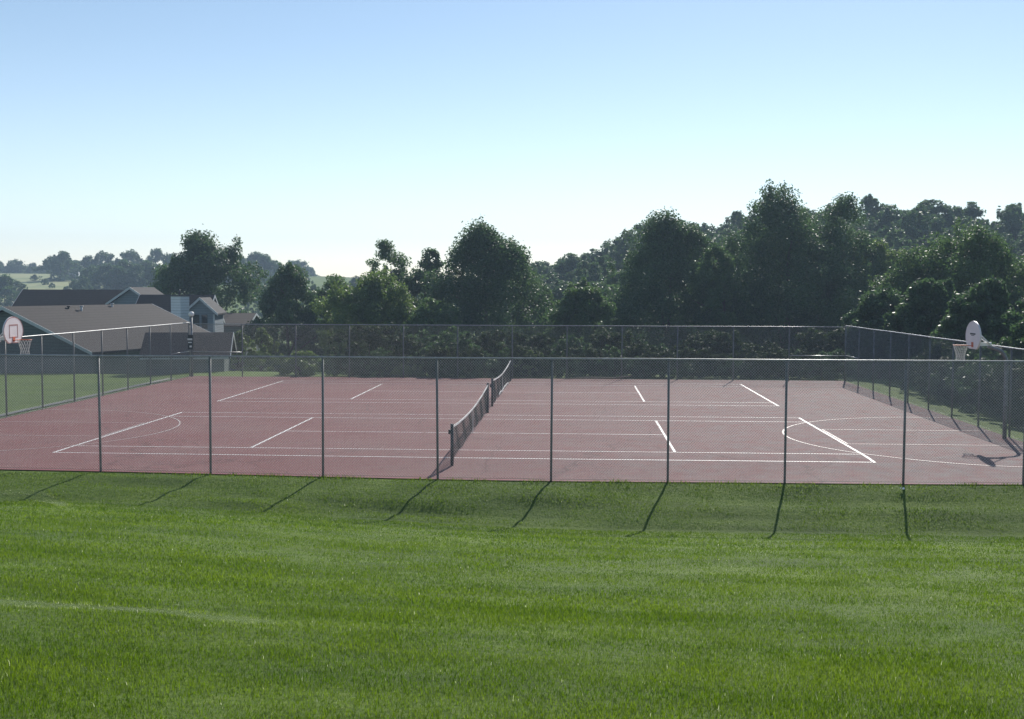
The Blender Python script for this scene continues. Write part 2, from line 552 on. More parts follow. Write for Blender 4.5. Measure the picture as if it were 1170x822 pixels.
def panel_mesh(r):
    """woven wire of one bay, in local x (0..W) and z (0..H): two sets of diagonal wires, each cut in short lengths"""
    vs, fs = [], []
    W, H, p = PANEL_W, PANEL_H, PITCH_W
    tri = [(r, 0), (-r * .5, r * .87), (-r * .5, -r * .87)]
    for sgn in (1, -1):
        k = -int(H / p) - 1
        while k * p < W + H:
            x0 = k * p
            # line x = x0 + t (sgn=1) or x = x0 - t ... z = t
            if sgn == 1:
                t0, t1 = max(0, -x0), min(H, W - x0)
            else:
                t0, t1 = max(0, x0 - W), min(H, x0)
            k += 1
            if t1 - t0 < .02:
                continue
            n = max(1, int((t1 - t0) / .42))
            for i in range(n):
                a, b = t0 + (t1 - t0) * i / n, t0 + (t1 - t0) * (i + 1) / n
                base = len(vs)
                for t in (a, b):
                    for (q, yy) in tri:
                        vs.append((x0 + sgn * t + q * .707, yy + sgn * .0021, t - sgn * q * .707))
                for m in range(3):
                    m2 = (m + 1) % 3
                    fs.append((base + m, base + m2, base + 3 + m2, base + 3 + m))
    return np_mesh('mesh_panel', vs, fs)


PANEL = panel_mesh(.0023)
PANEL.materials.append(M['wire'])
PANEL_LIT = panel_mesh(.0030)       # near side: same wire, thickened, its sunlit brightness put into the colour
PANEL_LIT.materials.append(M['wire_lit'])


LEAN = random.Random(8)


def fence(label, a, b, n, zf, z_top, post_r=.034, braces=(), first=True, last=True, offs=None, fabric=None):
    """one straight side of the enclosure from a to b: posts, top rail and n woven panels"""
    root = empty('chain_link_fence', (a[0], a[1], 0), math.atan2(b[1] - a[1], b[0] - a[0]))
    tag(root, label, 'fence', 'chain link fences round the courts')
    L = math.hypot(b[0] - a[0], b[1] - a[1])
    st = offs if offs is not None else [L * i / n for i in range(n + 1)]
    ca, sa = (b[0] - a[0]) / L, (b[1] - a[1]) / L
    ground_z = [float(zf(np.array(a[0] + ca * s), np.array(a[1] + sa * s))) for s in st]
    for i, (s, gz) in enumerate(zip(st, ground_z)):
        if (i == 0 and not first) or (i == len(st) - 1 and not last):
            continue
        end = i in (0, len(st) - 1)
        r = post_r * (1.35 if end else 1)
        mb = MB()
        mb.tube([(s + LEAN.uniform(-.025, .025), 0, gz - .3), (s, 0, z_top + (.06 if end else -.01))], r, 10)
        if end:
            mb.tube([(s, 0, z_top + .06), (s, 0, z_top + .075), (s, 0, z_top + .1)], [r * 1.15, r * 1.15, r * .4], 10)
        mb.tube([(s, 0, z_top - .055), (s, 0, z_top - .03)], r * 1.25, 10)
        mb.build('fence_post', M['post'], root)
    MB().tube([(0, 0, z_top)] + [(s, 0, z_top + .004 * math.sin(i * 2.1)) for i, s in enumerate(st[1:-1])] + [(L, 0, z_top)], .023, 10).build('top_rail', M['galv'], root)
    for i in range(len(st) - 1):
        o = bpy.data.objects.new('mesh_panel', fabric or PANEL)
        COL.objects.link(o)
        o.parent = root
        z0 = (ground_z[i] + ground_z[i + 1]) / 2 + .03
        o.location = (st[i], -.045, z0)
        o.scale = ((st[i + 1] - st[i]) / PANEL_W, 1, (z_top - z0) / PANEL_H)
    # bottom tension wire
    MB().tube([(s, -.045, g + .05) for s, g in zip(st, ground_z)], .004, 5).build('tension_wire', M['wire'], root)
    for i in braces:
        z = ground_z[i] + (z_top - ground_z[i]) * .47
        MB().tube([(st[i], 0, z), (st[i + 1], 0, z)], .024, 8).build('brace_rail', M['galv'], root)
    return root


cz = lambda x, y: sag(x, y)
zero = lambda x, y: np.zeros_like(np.asarray(x, float)) - .02
near_st = [0.0] + [17.75 - .2 + 3.02 * k for k in range(-5, 6)] + [35.5]
fence('near chain link fence along the grass bank, its posts throwing shadows on the grass',
      (XL, FENCE_Y), (XR, FENCE_Y), 12, cz, 3.03, .031, offs=near_st, fabric=PANEL_LIT)
fence('far chain link fence in front of the dark trees, behind the back court', (XL, YF), (XR, YF), 12, zero, 2.88,
      braces=(0, 11))
fence('chain link fence on the left side of the courts, between red surface and house lawn', (XL, FENCE_Y), (XL, YF), 11, zero, 2.95,
      braces=(10,), first=False, last=False)
fence('chain link fence on the right side of the courts, beside the dark trees', (XR, FENCE_Y), (XR, YF), 11, zero, 2.95,
      braces=(10,), first=False, last=False)


# ------------------------------------------------------------------ tennis nets
def tennis_net(label, y0, y1, bottom_tape):
    root = empty('tennis_net', (0, y0, 0), math.pi / 2)
    tag(root, label, 'tennis net', 'tennis nets across the courts')
    L = y1 - y0
    z0 = float(sag(np.array(0.), np.array(y0)))
    top = lambda s: 1.10 - .20 * (1 - abs(2 * s / L - 1) ** 1.9) + z0 * (1 - s / L)
    rnd = random.Random(int(y0 * 10))
    bot = lambda s: .05 + .05 * math.sin(s * 1.9 + y0) * math.sin(s * .7) + .07 * math.sin(math.pi * s / L)
    for s in (0, L):
        mb = MB().tube([(s, 0, z0 - .1 if s == 0 else -.1), (s, 0, 1.14 + (z0 if s == 0 else 0))], .045, 12)
        mb.tube([(s, 0, 1.14 + (z0 if s == 0 else 0)), (s, 0, 1.165 + (z0 if s == 0 else 0))], .05, 12)
        mb.box((s, .07, .85), (.06, .06, .12))
        mb.build('net_post', M['dark_metal'], root)
    cords = MB()
    st = np.arange(.06, L - .05, .05)
    for s in st:
        t, b_ = top(s), bot(s)
        zz = [b_ + (t - b_) * i / 4 for i in range(5)]
        cords.tube([(s, .012 * math.sin(s * 3 + z * 4), z) for z in zz], .0021, 3, caps=False)
    n_h = 19
    ss = np.linspace(.05, L - .05, 60)
    for i in range(n_h):
        q = i / n_h
        cords.tube([(s, .012 * math.sin(s * 3 + (bot(s) + (top(s) - bot(s)) * q) * 4), bot(s) + (top(s) - bot(s)) * q) for s in ss], .0021, 3, caps=False)
    cords.build('net_mesh', M['net_black'], root)
    hb = MB()
    vs, fs = [], []
    for s in ss:
        t = top(s)
        vs += [(s, -.012, t - .055), (s, -.012, t), (s, .012, t), (s, .012, t - .055)]
    for i in range(len(ss) - 1):
        for k in range(4):
            k2 = (k + 1) % 4
            fs.append((4 * i + k, 4 * i + k2, 4 * i + 4 + k2, 4 * i + 4 + k))
    hb.add(vs, fs)
    hb.build('head_band', M['canvas'], root)
    if bottom_tape:
        vs, fs = [], []
        for s in ss[18:52]:
            z = bot(s) + .02
            vs += [(s, -.02, z - .05), (s, -.02, z + .03), (s, .0, z + .03), (s, .0, z - .05)]
        for i in range(33):
            for k in range(4):
                k2 = (k + 1) % 4
                fs.append((4 * i + k, 4 * i + k2, 4 * i + 4 + k2, 4 * i + 4 + k))
        MB().add(vs, fs).build('bottom_tape', M['canvas'], root)
    cs = MB()
    cs.box((L / 2, 0, .45), (.05, .018, .88))
    cs.build('centre_strap', M['canvas'], root)
    return root


tennis_net('black tennis net with pale sagging top band on the near court', -1.05, 11.85, False)
tennis_net('black tennis net with white bottom tape on the back court by the far fence', 14.3, 27.35, True)


# ------------------------------------------------------------------ basketball hoops
def hoop(label, x, y, rz, board_local=1.06, red_rim_border=False):
    root = empty('basketball_hoop', (x, y, 0), rz)
    tag(root, label, 'basketball hoop', 'basketball hoops beside the courts')
    # gooseneck pole
    pts = [(0, 0, -.2), (0, 0, 1.2), (0, 0, 2.3)]
    for a in np.linspace(0, 75, 8):
        pts.append((.42 * (1 - math.cos(R(a))), 0, 2.42 + .52 * math.sin(R(a))))
    pts.append((.62, 0, 3.02))
    MB().tube(pts, [.066] * 3 + [.06] * 9, 14).build('pole', M['pole'], root)
    arm = MB()
    arm.box((.76, 0, 3.09), (.50, .10, .12))
    arm.tube([(.45, 0, 2.98), (board_local - .03, .28, 3.48)], .022, 8)
    arm.tube([(.45, 0, 2.98), (board_local - .03, -.28, 3.48)], .022, 8)
    arm.box((board_local - .035, 0, 3.25), (.03, .62, .06))
    arm.build('support_arm', M['white_paint'], root)
    # fan shaped backboard
    poly = []
    for a in np.linspace(-12, 192, 30):
        poly.append((.685 * math.cos(R(a)), 3.34 + .50 * math.sin(R(a))))
    poly += [(-.56, 3.06), (-.36, 2.93), (.36, 2.93), (.56, 3.06)]
    p3 = [(board_local, a, b) for a, b in poly]
    bd = MB().prism(p3, (0, 0, 0), (.045, 0, 0)).build('backboard', M['board'], root)

    def ring(outer, w, xoff, name, mat):
        n = len(outer)
        cxm = sum(p[0] for p in outer) / n; czm = sum(p[1] for p in outer) / n
        vs, fs = [], []
        for (a, b) in outer:
            L = math.hypot(a - cxm, b - czm)
            k = 1 - w / L
            vs += [(xoff, a, b), (xoff, cxm + (a - cxm) * k, czm + (b - czm) * k),
                   (xoff + .004, cxm + (a - cxm) * k, czm + (b - czm) * k), (xoff + .004, a, b)]
        for i in range(n):
            j = (i + 1) % n
            for k in range(4):
                k2 = (k + 1) % 4
                fs.append((4 * i + k, 4 * j + k, 4 * j + k2, 4 * i + k2))
        return MB().add(vs, fs).build(name, mat, bd)
    fx = board_local + .046
    ring([(a * .995, 3.34 + (b - 3.34) * .995) for a, b in poly], .03, fx, 'border', M['red_paint'] if red_rim_border else M['board'])
    sq = MB()
    sqs = (((fx + .003, 0, 3.42), (.004, .5, .05)), ((fx + .003, 0, 3.37), (.004, .3, .02)))
    for c, s in sqs if not red_rim_border else (((fx + .003, 0, 3.55), (.004, .61, .045)), ((fx + .003, -.285, 3.32), (.004, .04, .415)),
                 ((fx + .003, .285, 3.32), (.004, .04, .415)), ((fx + .003, 0, 3.13), (.004, .53, .035))):
        sq.box(c, s)
    sq.build('target_square' if red_rim_border else 'lettering', M['red_paint'] if red_rim_border else M['dark_metal'], bd)
    # rim with its bracket and net
    rc = board_local + .045 + .15 + .23
    rim = MB()
    rim.tube([(rc + .23 * math.cos(a), .23 * math.sin(a), 3.05) for a in np.linspace(0, 2 * math.pi, 33)], .011, 8, caps=False)
    rim.box((board_local + .12, 0, 3.035), (.16, .12, .02))
    rim.box((board_local + .055, 0, 3.07), (.015, .16, .16))
    rm = rim.build('rim', M['rim'], root)
    net = MB()
    nn = 14
    for k in range(nn):
        for sg in (1, -1):
            pts = []
            for j in range(8):
                q = j / 7
                rr = .23 - .085 * min(1, q * 1.4) - .015 * math.sin(q * math.pi)
                a = 2 * math.pi * (k + sg * q * 2.2) / nn
                pts.append((rc + rr * math.cos(a), rr * math.sin(a), 3.045 - .50 * q))
            net.tube(pts, .0055, 4, caps=False)
    net.build('net', M['cord'], rm)
    return root


hoop('basketball hoop with white fan backboard on a curved steel pole by the right fence', 17.47, 5.45, math.pi)
hoop('basketball hoop at the left court edge, red bordered white backboard facing right', -16.95, 5.6, 0.0, red_rim_border=True)

# post at the far left corner of the courts
x, y = place(218.5, 62.6)
ut = tag(empty('utility_post', (x, y, 0)), 'dark post with white cap and small pale boxes at the far left court corner', 'post')
MB().tube([(0, 0, -.4), (0, 0, 3.3)], .06, 12).build('post', M['pole'], ut)
MB().box((0, -.13, 1.9), (.28, .16, .8)).build('meter_cabinet', M['dark_metal'], ut)
for c, sz in (((-.02, -.22, 2.05), (.26, .03, .10)), ((-.02, -.22, 1.88), (.20, .03, .06)), ((.02, -.22, 1.66), (.12, .03, .1))):
    MB().box(c, sz).build('notice_plate', M['white_paint'], ut)
MB().tube([(0, 0, 3.3), (0, 0, 3.34), (0, 0, 3.5), (0, 0, 3.56)], [.1, .15, .15, .06], 12).build('cap', M['white_paint'], ut)


# ------------------------------------------------------------------ houses
def gable_house(name, label, cx, cy, z0, rz, length, half, eave, ridge, wall_mat, roof_mat, over=.4, cat='house'):
    """ridge along local x, centred; returns the root. Heights are above z0"""
    root = tag(empty(name, (cx, cy, z0), rz), label, cat, 'houses beyond the left fence')
    hl = length / 2
    sl = (ridge - eave) / half
    prof = [(-hl, -half, -1.5), (-hl, half, -1.5), (-hl, half, eave), (-hl, 0, ridge - .05), (-hl, -half, eave)]
    MB().prism(prof, (0, 0, 0), (length, 0, 0)).build('wall', wall_mat, root)
    t = .14
    o = over
    eo = eave - sl * o
    rf = MB()
    rp = [(-hl - o, -half - o, eo), (-hl - o, 0, ridge), (-hl - o, half + o, eo),
          (-hl - o, half + o, eo + t), (-hl - o, 0, ridge + t), (-hl - o, -half - o, eo + t)]
    n = len(rp)
    d = length + 2 * o
    vs = rp + [(p[0] + d, p[1], p[2]) for p in rp]
    fs = [(0, 1, 4, 5), (1, 2, 3, 4), (n + 5, n + 4, n + 1, n), (n + 4, n + 3, n + 2, n + 1)]
    for i in range(n):
        j = (i + 1) % n
        fs.append((i, n + i, n + j, j))
    rf.add(vs, fs)
    roof = rf.build('roof', roof_mat, root)
    # rake boards at both gables
    for s in (-1, 1):
        tr = MB()
        x = s * (hl + o + .02)
        for q in (-1, 1):
            a = (x, 0, ridge + t + .01); b = (x, q * (half + o), eo + t + .01)
            tr.prism([a, b, (b[0], b[1], b[2] - .2), (a[0], a[1], a[2] - .22)], (0, 0, 0), (s * .03, 0, 0))
        tr.build('rake_board', M['trim'], root)
    return root


def window(root, x, y, z, w, h, face):
    """face: 'y-' = wall facing local -y, 'x+' / 'x-' = gable faces"""
    f, g = MB(), MB()
    if face == 'y-':
        f.box((x, y - .03, z), (w + .2, .06, h + .2)); g.box((x, y - .065, z), (w, .02, h))
    else:
        s = 1 if face == 'x+' else -1
        f.box((x + s * .03, y, z), (.06, w + .2, h + .2)); g.box((x + s * .065, y, z), (.02, w, h))
        g.box((x + s * .065, y, z), (.021, .001, h))
    fo = f.build('window', M['trim'], root)
    g.build('pane', M['glass'], fo)
    return fo


# house 1: big brown roof, gable towards us; ridge from photo column 5 (72 m) to column 168 (86 m)
xa, ya = place(5, 72.0); xb, yb = place(172, 86.5)
rzh = math.atan2(yb - ya, xb - xa)
Lh = math.hypot(xb - xa, yb - ya)
h1 = gable_house('house', 'nearest house with a broad brown grey shingle roof and dark green gable wall',
                 (xa + xb) / 2, (ya + yb) / 2, -2.6, rzh, Lh - .6, 6.2, 3.55, 6.12, M['siding_dark'], M['roof_brown'], .45)
# vents on the roof slope that faces right
for s, tt, h_, m in ((-1.4, .9, .42, 'trim'), (-2.2, .5, .25, 'dark_metal'), (2.6, .35, .3, 'trim')):
    zb = 6.12 - (6.12 - 3.55) / 6.2 * tt
    MB().tube([(s, -tt, zb - .1), (s, -tt, zb + h_)], .07, 8).tube([(s, -tt, zb + h_), (s, -tt, zb + h_ + .06)], .13, 8).build('roof_vent', M[m], h1)
# low wing whose ridge runs crosswise, in front of the big roof's far end
xw, yw = place(216, 70.0)
w1 = tag(empty('house_wing', (xw, yw, -2.6), -YAW + .10), None)
w1.parent = h1
w1.matrix_parent_inverse = Matrix.Identity(4)
bpy.context.view_layer.update()
w1.matrix_world = Matrix.Translation((xw, yw, -2.6)) @ Matrix.Rotation(-YAW + .16, 4, 'Z')
hl, hf, ev, rd = 2.25, 2.2, 3.45, 4.62
MB().prism([(-hl, -hf, -1.5), (-hl, hf, -1.5), (-hl, hf, ev), (-hl, 0, rd - .05), (-hl, -hf, ev)], (0, 0, 0), (2 * hl, 0, 0)).build('wall', M['siding_dark'], w1)
sl = (rd - ev) / hf
rw = MB()
for q in (-1, 1):
    yo = q * (hf + .35)
    poly = [(-hl - .35, 0, rd), (-hl - .35, yo, ev - sl * .35), (-hl - .35, yo, ev - sl * .35 + .12), (-hl - .35, 0, rd + .12)]
    rw.prism(poly, (0, 0, 0), (2 * hl + .7, 0, 0))
rw.build('roof', M['roof_dark'], w1)
g_ = MB()
for q in (-1, 1):
    a = (hl + .37, 0, rd + .13); b = (hl + .37, q * (hf + .35), ev - sl * .35 + .13)
    g_.prism([a, b, (b[0], b[1], b[2] - .16), (a[0], a[1], a[2] - .18)], (0, 0, 0), (.03, 0, 0))
g_.build('rake_board', M['trim'], w1)
MB().box((0, -hf - .38, ev - sl * .35 + .03), (2 * hl + .6, .08, .1)).build('gutter', M['trim'], w1)

# house 2: dark roof with a pale blue cross gable, behind house 1
x2, y2 = place(100, 104.0)
h2 = gable_house('house', 'house with a long charcoal roof and blue grey cross gable behind the brown roof',
                 x2, y2, -5.0, -YAW + .05, 10.6, 4.6, 7.0, 9.55, M['siding_blue'], M['roof_dark'], .4)
xg, yg = place(163, 101.5)
cg = tag(empty('cross_gable', (xg, yg, -5.0)), None)
cg.parent = h2
bpy.context.view_layer.update()
cg.matrix_world = Matrix.Translation((xg, yg, -5.0)) @ Matrix.Rotation(-YAW + math.pi / 2, 4, 'Z')
MB().prism([(-3, -1.7, -1), (-3, 1.7, -1), (-3, 1.7, 8.55), (-3, 0, 9.75), (-3, -1.7, 8.55)], (0, 0, 0), (6, 0, 0)).build('wall', M['siding_blue'], cg)
rg, tg = MB(), MB()
for q in (-1, 1):
    rg.prism([(-3.35, 0, 9.8), (-3.35, q * 2.05, 8.35), (-3.35, q * 2.05, 8.47), (-3.35, 0, 9.92)], (0, 0, 0), (6.7, 0, 0))
    tg.prism([(-3.40, 0, 9.95), (-3.40, q * 2.1, 8.5), (-3.40, q * 2.1, 8.3), (-3.40, 0, 9.73)], (0, 0, 0), (.04, 0, 0))
rg.build('roof', M['roof_dark'], cg)
tg.build('rake_board', M['trim'], cg)

# house 3: blue gable with paired windows and a big sided chimney
x3, y3 = place(203, 98.0)
h3 = gable_house('house', 'blue gabled house with a broad pale sided chimney and paired dark windows',
                 x3, y3, -5.2, -YAW + .04, 5.6, 3.6, 7.1, 9.35, M['siding_blue'], M['roof_dark'], .35)
xg, yg = place(234, 94.5)
cg = empty('front_gable', (xg, yg, -5.2))
cg.parent = h3
bpy.context.view_layer.update()
cg.matrix_world = Matrix.Translation((xg, yg, -5.2)) @ Matrix.Rotation(-YAW + math.pi / 2 + .12, 4, 'Z')
MB().prism([(-2.4, -1.12, -1), (-2.4, 1.12, -1), (-2.4, 1.12, 8.05), (-2.4, 0, 9.1), (-2.4, -1.12, 8.05)], (0, 0, 0), (5.5, 0, 0)).build('wall', M['siding_blue'], cg)
rg, tg, cb = MB(), MB(), MB()
for q in (-1, 1):
    rg.prism([(-2.75, 0, 9.17), (-2.75, q * 1.38, 7.88), (-2.75, q * 1.38, 8.0), (-2.75, 0, 9.29)], (0, 0, 0), (6.0, 0, 0))
    tg.prism([(-2.80, 0, 9.33), (-2.80, q * 1.42, 8.02), (-2.80, q * 1.42, 7.8), (-2.80, 0, 9.1)], (0, 0, 0), (.04, 0, 0))
    cb.box((-2.42, q * 1.06, 3.5), (.05, .14, 8.9))
rg.build('roof', M['roof_dark'], cg); tg.build('rake_board', M['trim'], cg); cb.build('corner_board', M['trim'], cg)
for yy in (-.32, .32):
    MB().box((-2.42, yy, 7.35), (.05, .46, 1.15)).build('window_pane', M['glass'], cg)
ch = empty('chimney', (0, 0, 0)); ch.parent = h3
xc, yc = place(206, 91.5)
bpy.context.view_layer.update()
ch.matrix_world = Matrix.Translation((xc, yc, -5.2)) @ Matrix.Rotation(-YAW - .5, 4, 'Z')
MB().box((0, 0, 4.4), (1.05, .95, 10.0)).build('stack', M['siding_pale'], ch)
MB().box((0, 0, 9.44), (1.13, 1.03, .1)).tube([(-.05, 0, 9.49), (-.05, 0, 9.95)], .06, 8).build('flue_cap', M['dark_metal'], ch)

# house 4: low tan roof to the right of the blue house
x4, y4 = place(263, 112.0)
gable_house('house', 'low tan roof just right of the blue gabled house, under the big tree',
            x4, y4, -5.6, -YAW, 4.4, 3.0, 6.9, 7.9, M['siding_dark'], M['roof_tan'], .35)
# tiny farmhouse on the hillside
x5, y5 = place(83, 430.0)
z5 = float(G(np.array(x5), np.array(y5)))
h5 = tag(empty('farmhouse', (x5, y5, z5), .3), 'tiny white farmhouse on the distant left hillside', 'house')
MB().prism([(-2.6, -2.2, -2), (-2.6, 2.2, -2), (-2.6, 2.2, 3.6), (-2.6, 0, 5.6), (-2.6, -2.2, 3.6)], (0, 0, 0), (5.2, 0, 0)).build('wall', M['trim'], h5)
rr = MB()
for q in (-1, 1):
    rr.prism([(-2.9, 0, 5.65), (-2.9, q * 2.6, 3.3), (-2.9, q * 2.6, 3.5), (-2.9, 0, 5.9)], (0, 0, 0), (5.8, 0, 0))
rr.build('roof', M['roof_dark'], h5)


# ------------------------------------------------------------------ trees
def crown_mesh(seed, rad, z0, z1, n_leaf, leaf, n_clump, point=.45, low=.75, sprigs=26, sprig_len=1.0, ragged=.3, fill=.45):
    """leaf sized faces gathered in clumps through a crown volume; local origin at the trunk foot"""
    g = np.random.default_rng(seed)
    H = z1 - z0
    ph = g.uniform(0, 6.28, 6)

    def env(t, a):
        prof = np.where(t < .38, low + (1 - low) * np.sin(np.clip(t / .38, 0, 1) * math.pi / 2),
                        np.cos(np.clip((t - .38) / .64, 0, 1) * math.pi / 2) ** (.30 + .65 * point))
        lob = 1 + ragged * (.5 * np.sin(2 * a + ph[0] + 3 * t) + .35 * np.sin(3 * a + ph[1] - 5 * t) + .3 * np.sin(5 * a + ph[2] + 9 * t))
        return rad * prof * lob
    t = g.uniform(0, 1, n_clump) ** .85
    a = g.uniform(0, 6.283, n_clump)
    rr = env(t, a) * g.uniform(0, 1, n_clump) ** fill
    # several leading limbs: the crown's top breaks up into peaks of unequal height
    nl = int(g.integers(6, 10))
    la, lr = g.uniform(0, 6.283, nl), g.uniform(.25, .8, nl) * rad
    lr[0] *= .25
    lx, ly, lh = np.cos(la) * lr, np.sin(la) * lr, 1.02 - .20 * (lr / rad) ** 1.5 - g.uniform(0, .13, nl)
    lh[0] = 1.02

    def topped(t, a, r):
        d2 = (np.cos(a)[:, None] * r[:, None] - lx) ** 2 + (np.sin(a)[:, None] * r[:, None] - ly) ** 2
        lim = np.maximum((lh - .50 * d2 / (rad * .62) ** 2).max(1), .5)
        return np.where(t > lim, lim * g.uniform(.82, 1.0, len(t)), t)
    t = topped(t, a, rr)
    cc = np.stack([np.cos(a) * rr, np.sin(a) * rr, z0 + t * H], 1)
    cr = rad * g.uniform(.10, .26, n_clump)
    cs = np.stack([np.ones(n_clump), np.ones(n_clump), g.uniform(.55, .9, n_clump)], 1)
    # upright sprigs along the top
    ts = g.uniform(.45, 1.0, sprigs)
    as_ = g.uniform(0, 6.283, sprigs)
    rs = env(ts, as_) * g.uniform(.72, 1.07, sprigs)
    ts = topped(ts, as_, rs)
    sc = np.stack([np.cos(as_) * rs, np.sin(as_) * rs, z0 + ts * H + .1 * sprig_len], 1)
    sr = rad * g.uniform(.05, .115, sprigs)
    ss = np.stack([np.ones(sprigs), np.ones(sprigs), g.uniform(1.4, 2.5, sprigs) * sprig_len], 1)
    C_ = np.concatenate([cc, sc]); Rr = np.concatenate([cr, sr]); S_ = np.concatenate([cs, ss])
    w = Rr ** 1.7 * S_[:, 2] ** .9
    w = w / w.sum()
    k = g.choice(len(C_), n_leaf, p=w)
    d = g.normal(size=(n_leaf, 3)); d /= np.linalg.norm(d, axis=1, keepdims=True)
    rad_f = g.uniform(.12, 1.0, n_leaf) ** .55
    pos = C_[k] + d * (Rr[k] * rad_f)[:, None] * S_[k]
    loose = g.uniform(size=n_leaf) < .04
    pos[loose] += g.normal(size=(loose.sum(), 3)) * rad * .045
    nrm = d * .55 + g.normal(size=(n_leaf, 3)) * .6 + np.array([0, 0, .35])
    nrm /= np.linalg.norm(nrm, axis=1, keepdims=True)
    ax = np.cross(nrm, g.normal(size=(n_leaf, 3))); ax /= np.linalg.norm(ax, axis=1, keepdims=True)
    bx = np.cross(nrm, ax)
    L = leaf * g.uniform(.6, 1.35, n_leaf)
    Wd = L * g.uniform(.42, .62, n_leaf)
    v = np.stack([pos - ax * L[:, None] * .5, pos + bx * Wd[:, None] * .5 - ax * L[:, None] * .05,
                  pos + ax * L[:, None] * .5, pos - bx * Wd[:, None] * .5 - ax * L[:, None] * .05], 1).reshape(-1, 3)
    f = np.arange(n_leaf * 4).reshape(-1, 4)
    me = np_mesh('crown', v, f)
    tint_c = g.uniform(.1, .8, len(C_))
    tint = np.clip(tint_c[k] * .6 + g.uniform(0, .55, n_leaf), 0, 1)
    at = me.attributes.new('tint', 'FLOAT', 'FACE')
    at.data.foreach_set('value', tint.astype(np.float32))
    return me, cc, cr


def trunk_build(seed, tr, z_top, clumps, sink=.6, n=9):
    g = random.Random(seed)
    mb = MB()
    pts, rad = [], []
    m = 7
    ox = oy = 0.0
    for i in range(m + 1):
        q = i / m
        pts.append((ox, oy, -sink + (z_top + sink) * q))
        rad.append(tr * (1.25 if i == 0 else 1) * (1 - .86 * q))
        ox += g.uniform(-.1, .1) * tr * 4; oy += g.uniform(-.1, .1) * tr * 4
    mb.tube(pts, rad, 9)
    pick = sorted(range(len(clumps)), key=lambda i: g.random())[:n]
    for i in pick:
        c = clumps[i]
        zt = max(.15 * z_top, c[2] - .55 * math.hypot(c[0], c[1]) - .3)
        q = min(.95, zt / z_top)
        j = q * m
        a = pts[min(m, int(j))]
        st = Vector((a[0], a[1], zt))
        en = Vector(c)
        mid = st.lerp(en, .5) + Vector((g.uniform(-.2, .2), g.uniform(-.2, .2), .25))
        mb.tube([st, mid, en], [tr * (1 - .8 * q) * .55, tr * .28, tr * .07], 6)
    return mb


def tree(label, u, v_top, d, hw_px, leaves, mat, name='tree', seed=0, low_m=.6, leaf=.26, clumps=95, group=None, base=None, **kw):
    x, y = place(u, d)
    gz = float(G(np.array(x), np.array(y)))
    H = height(v_top, d) - gz
    rad = hw_px / FPX * d
    root = tag(empty(name, (x, y, gz)), label, 'tree', group)
    me, cc, cr = crown_mesh(seed, rad * 1.16, low_m, H - rad * .22, int(leaves * 2.0), leaf * .86, int(clumps * 1.5), **{**kw, 'sprigs': kw.get('sprigs', 26) * 2})
    link_mesh('crown', me, M[mat], root)
    trunk_build(seed + 1, max(.14, H * .019), H * .82, [tuple(c) for c in cc]).build('trunk', M['bark'], root)
    return root


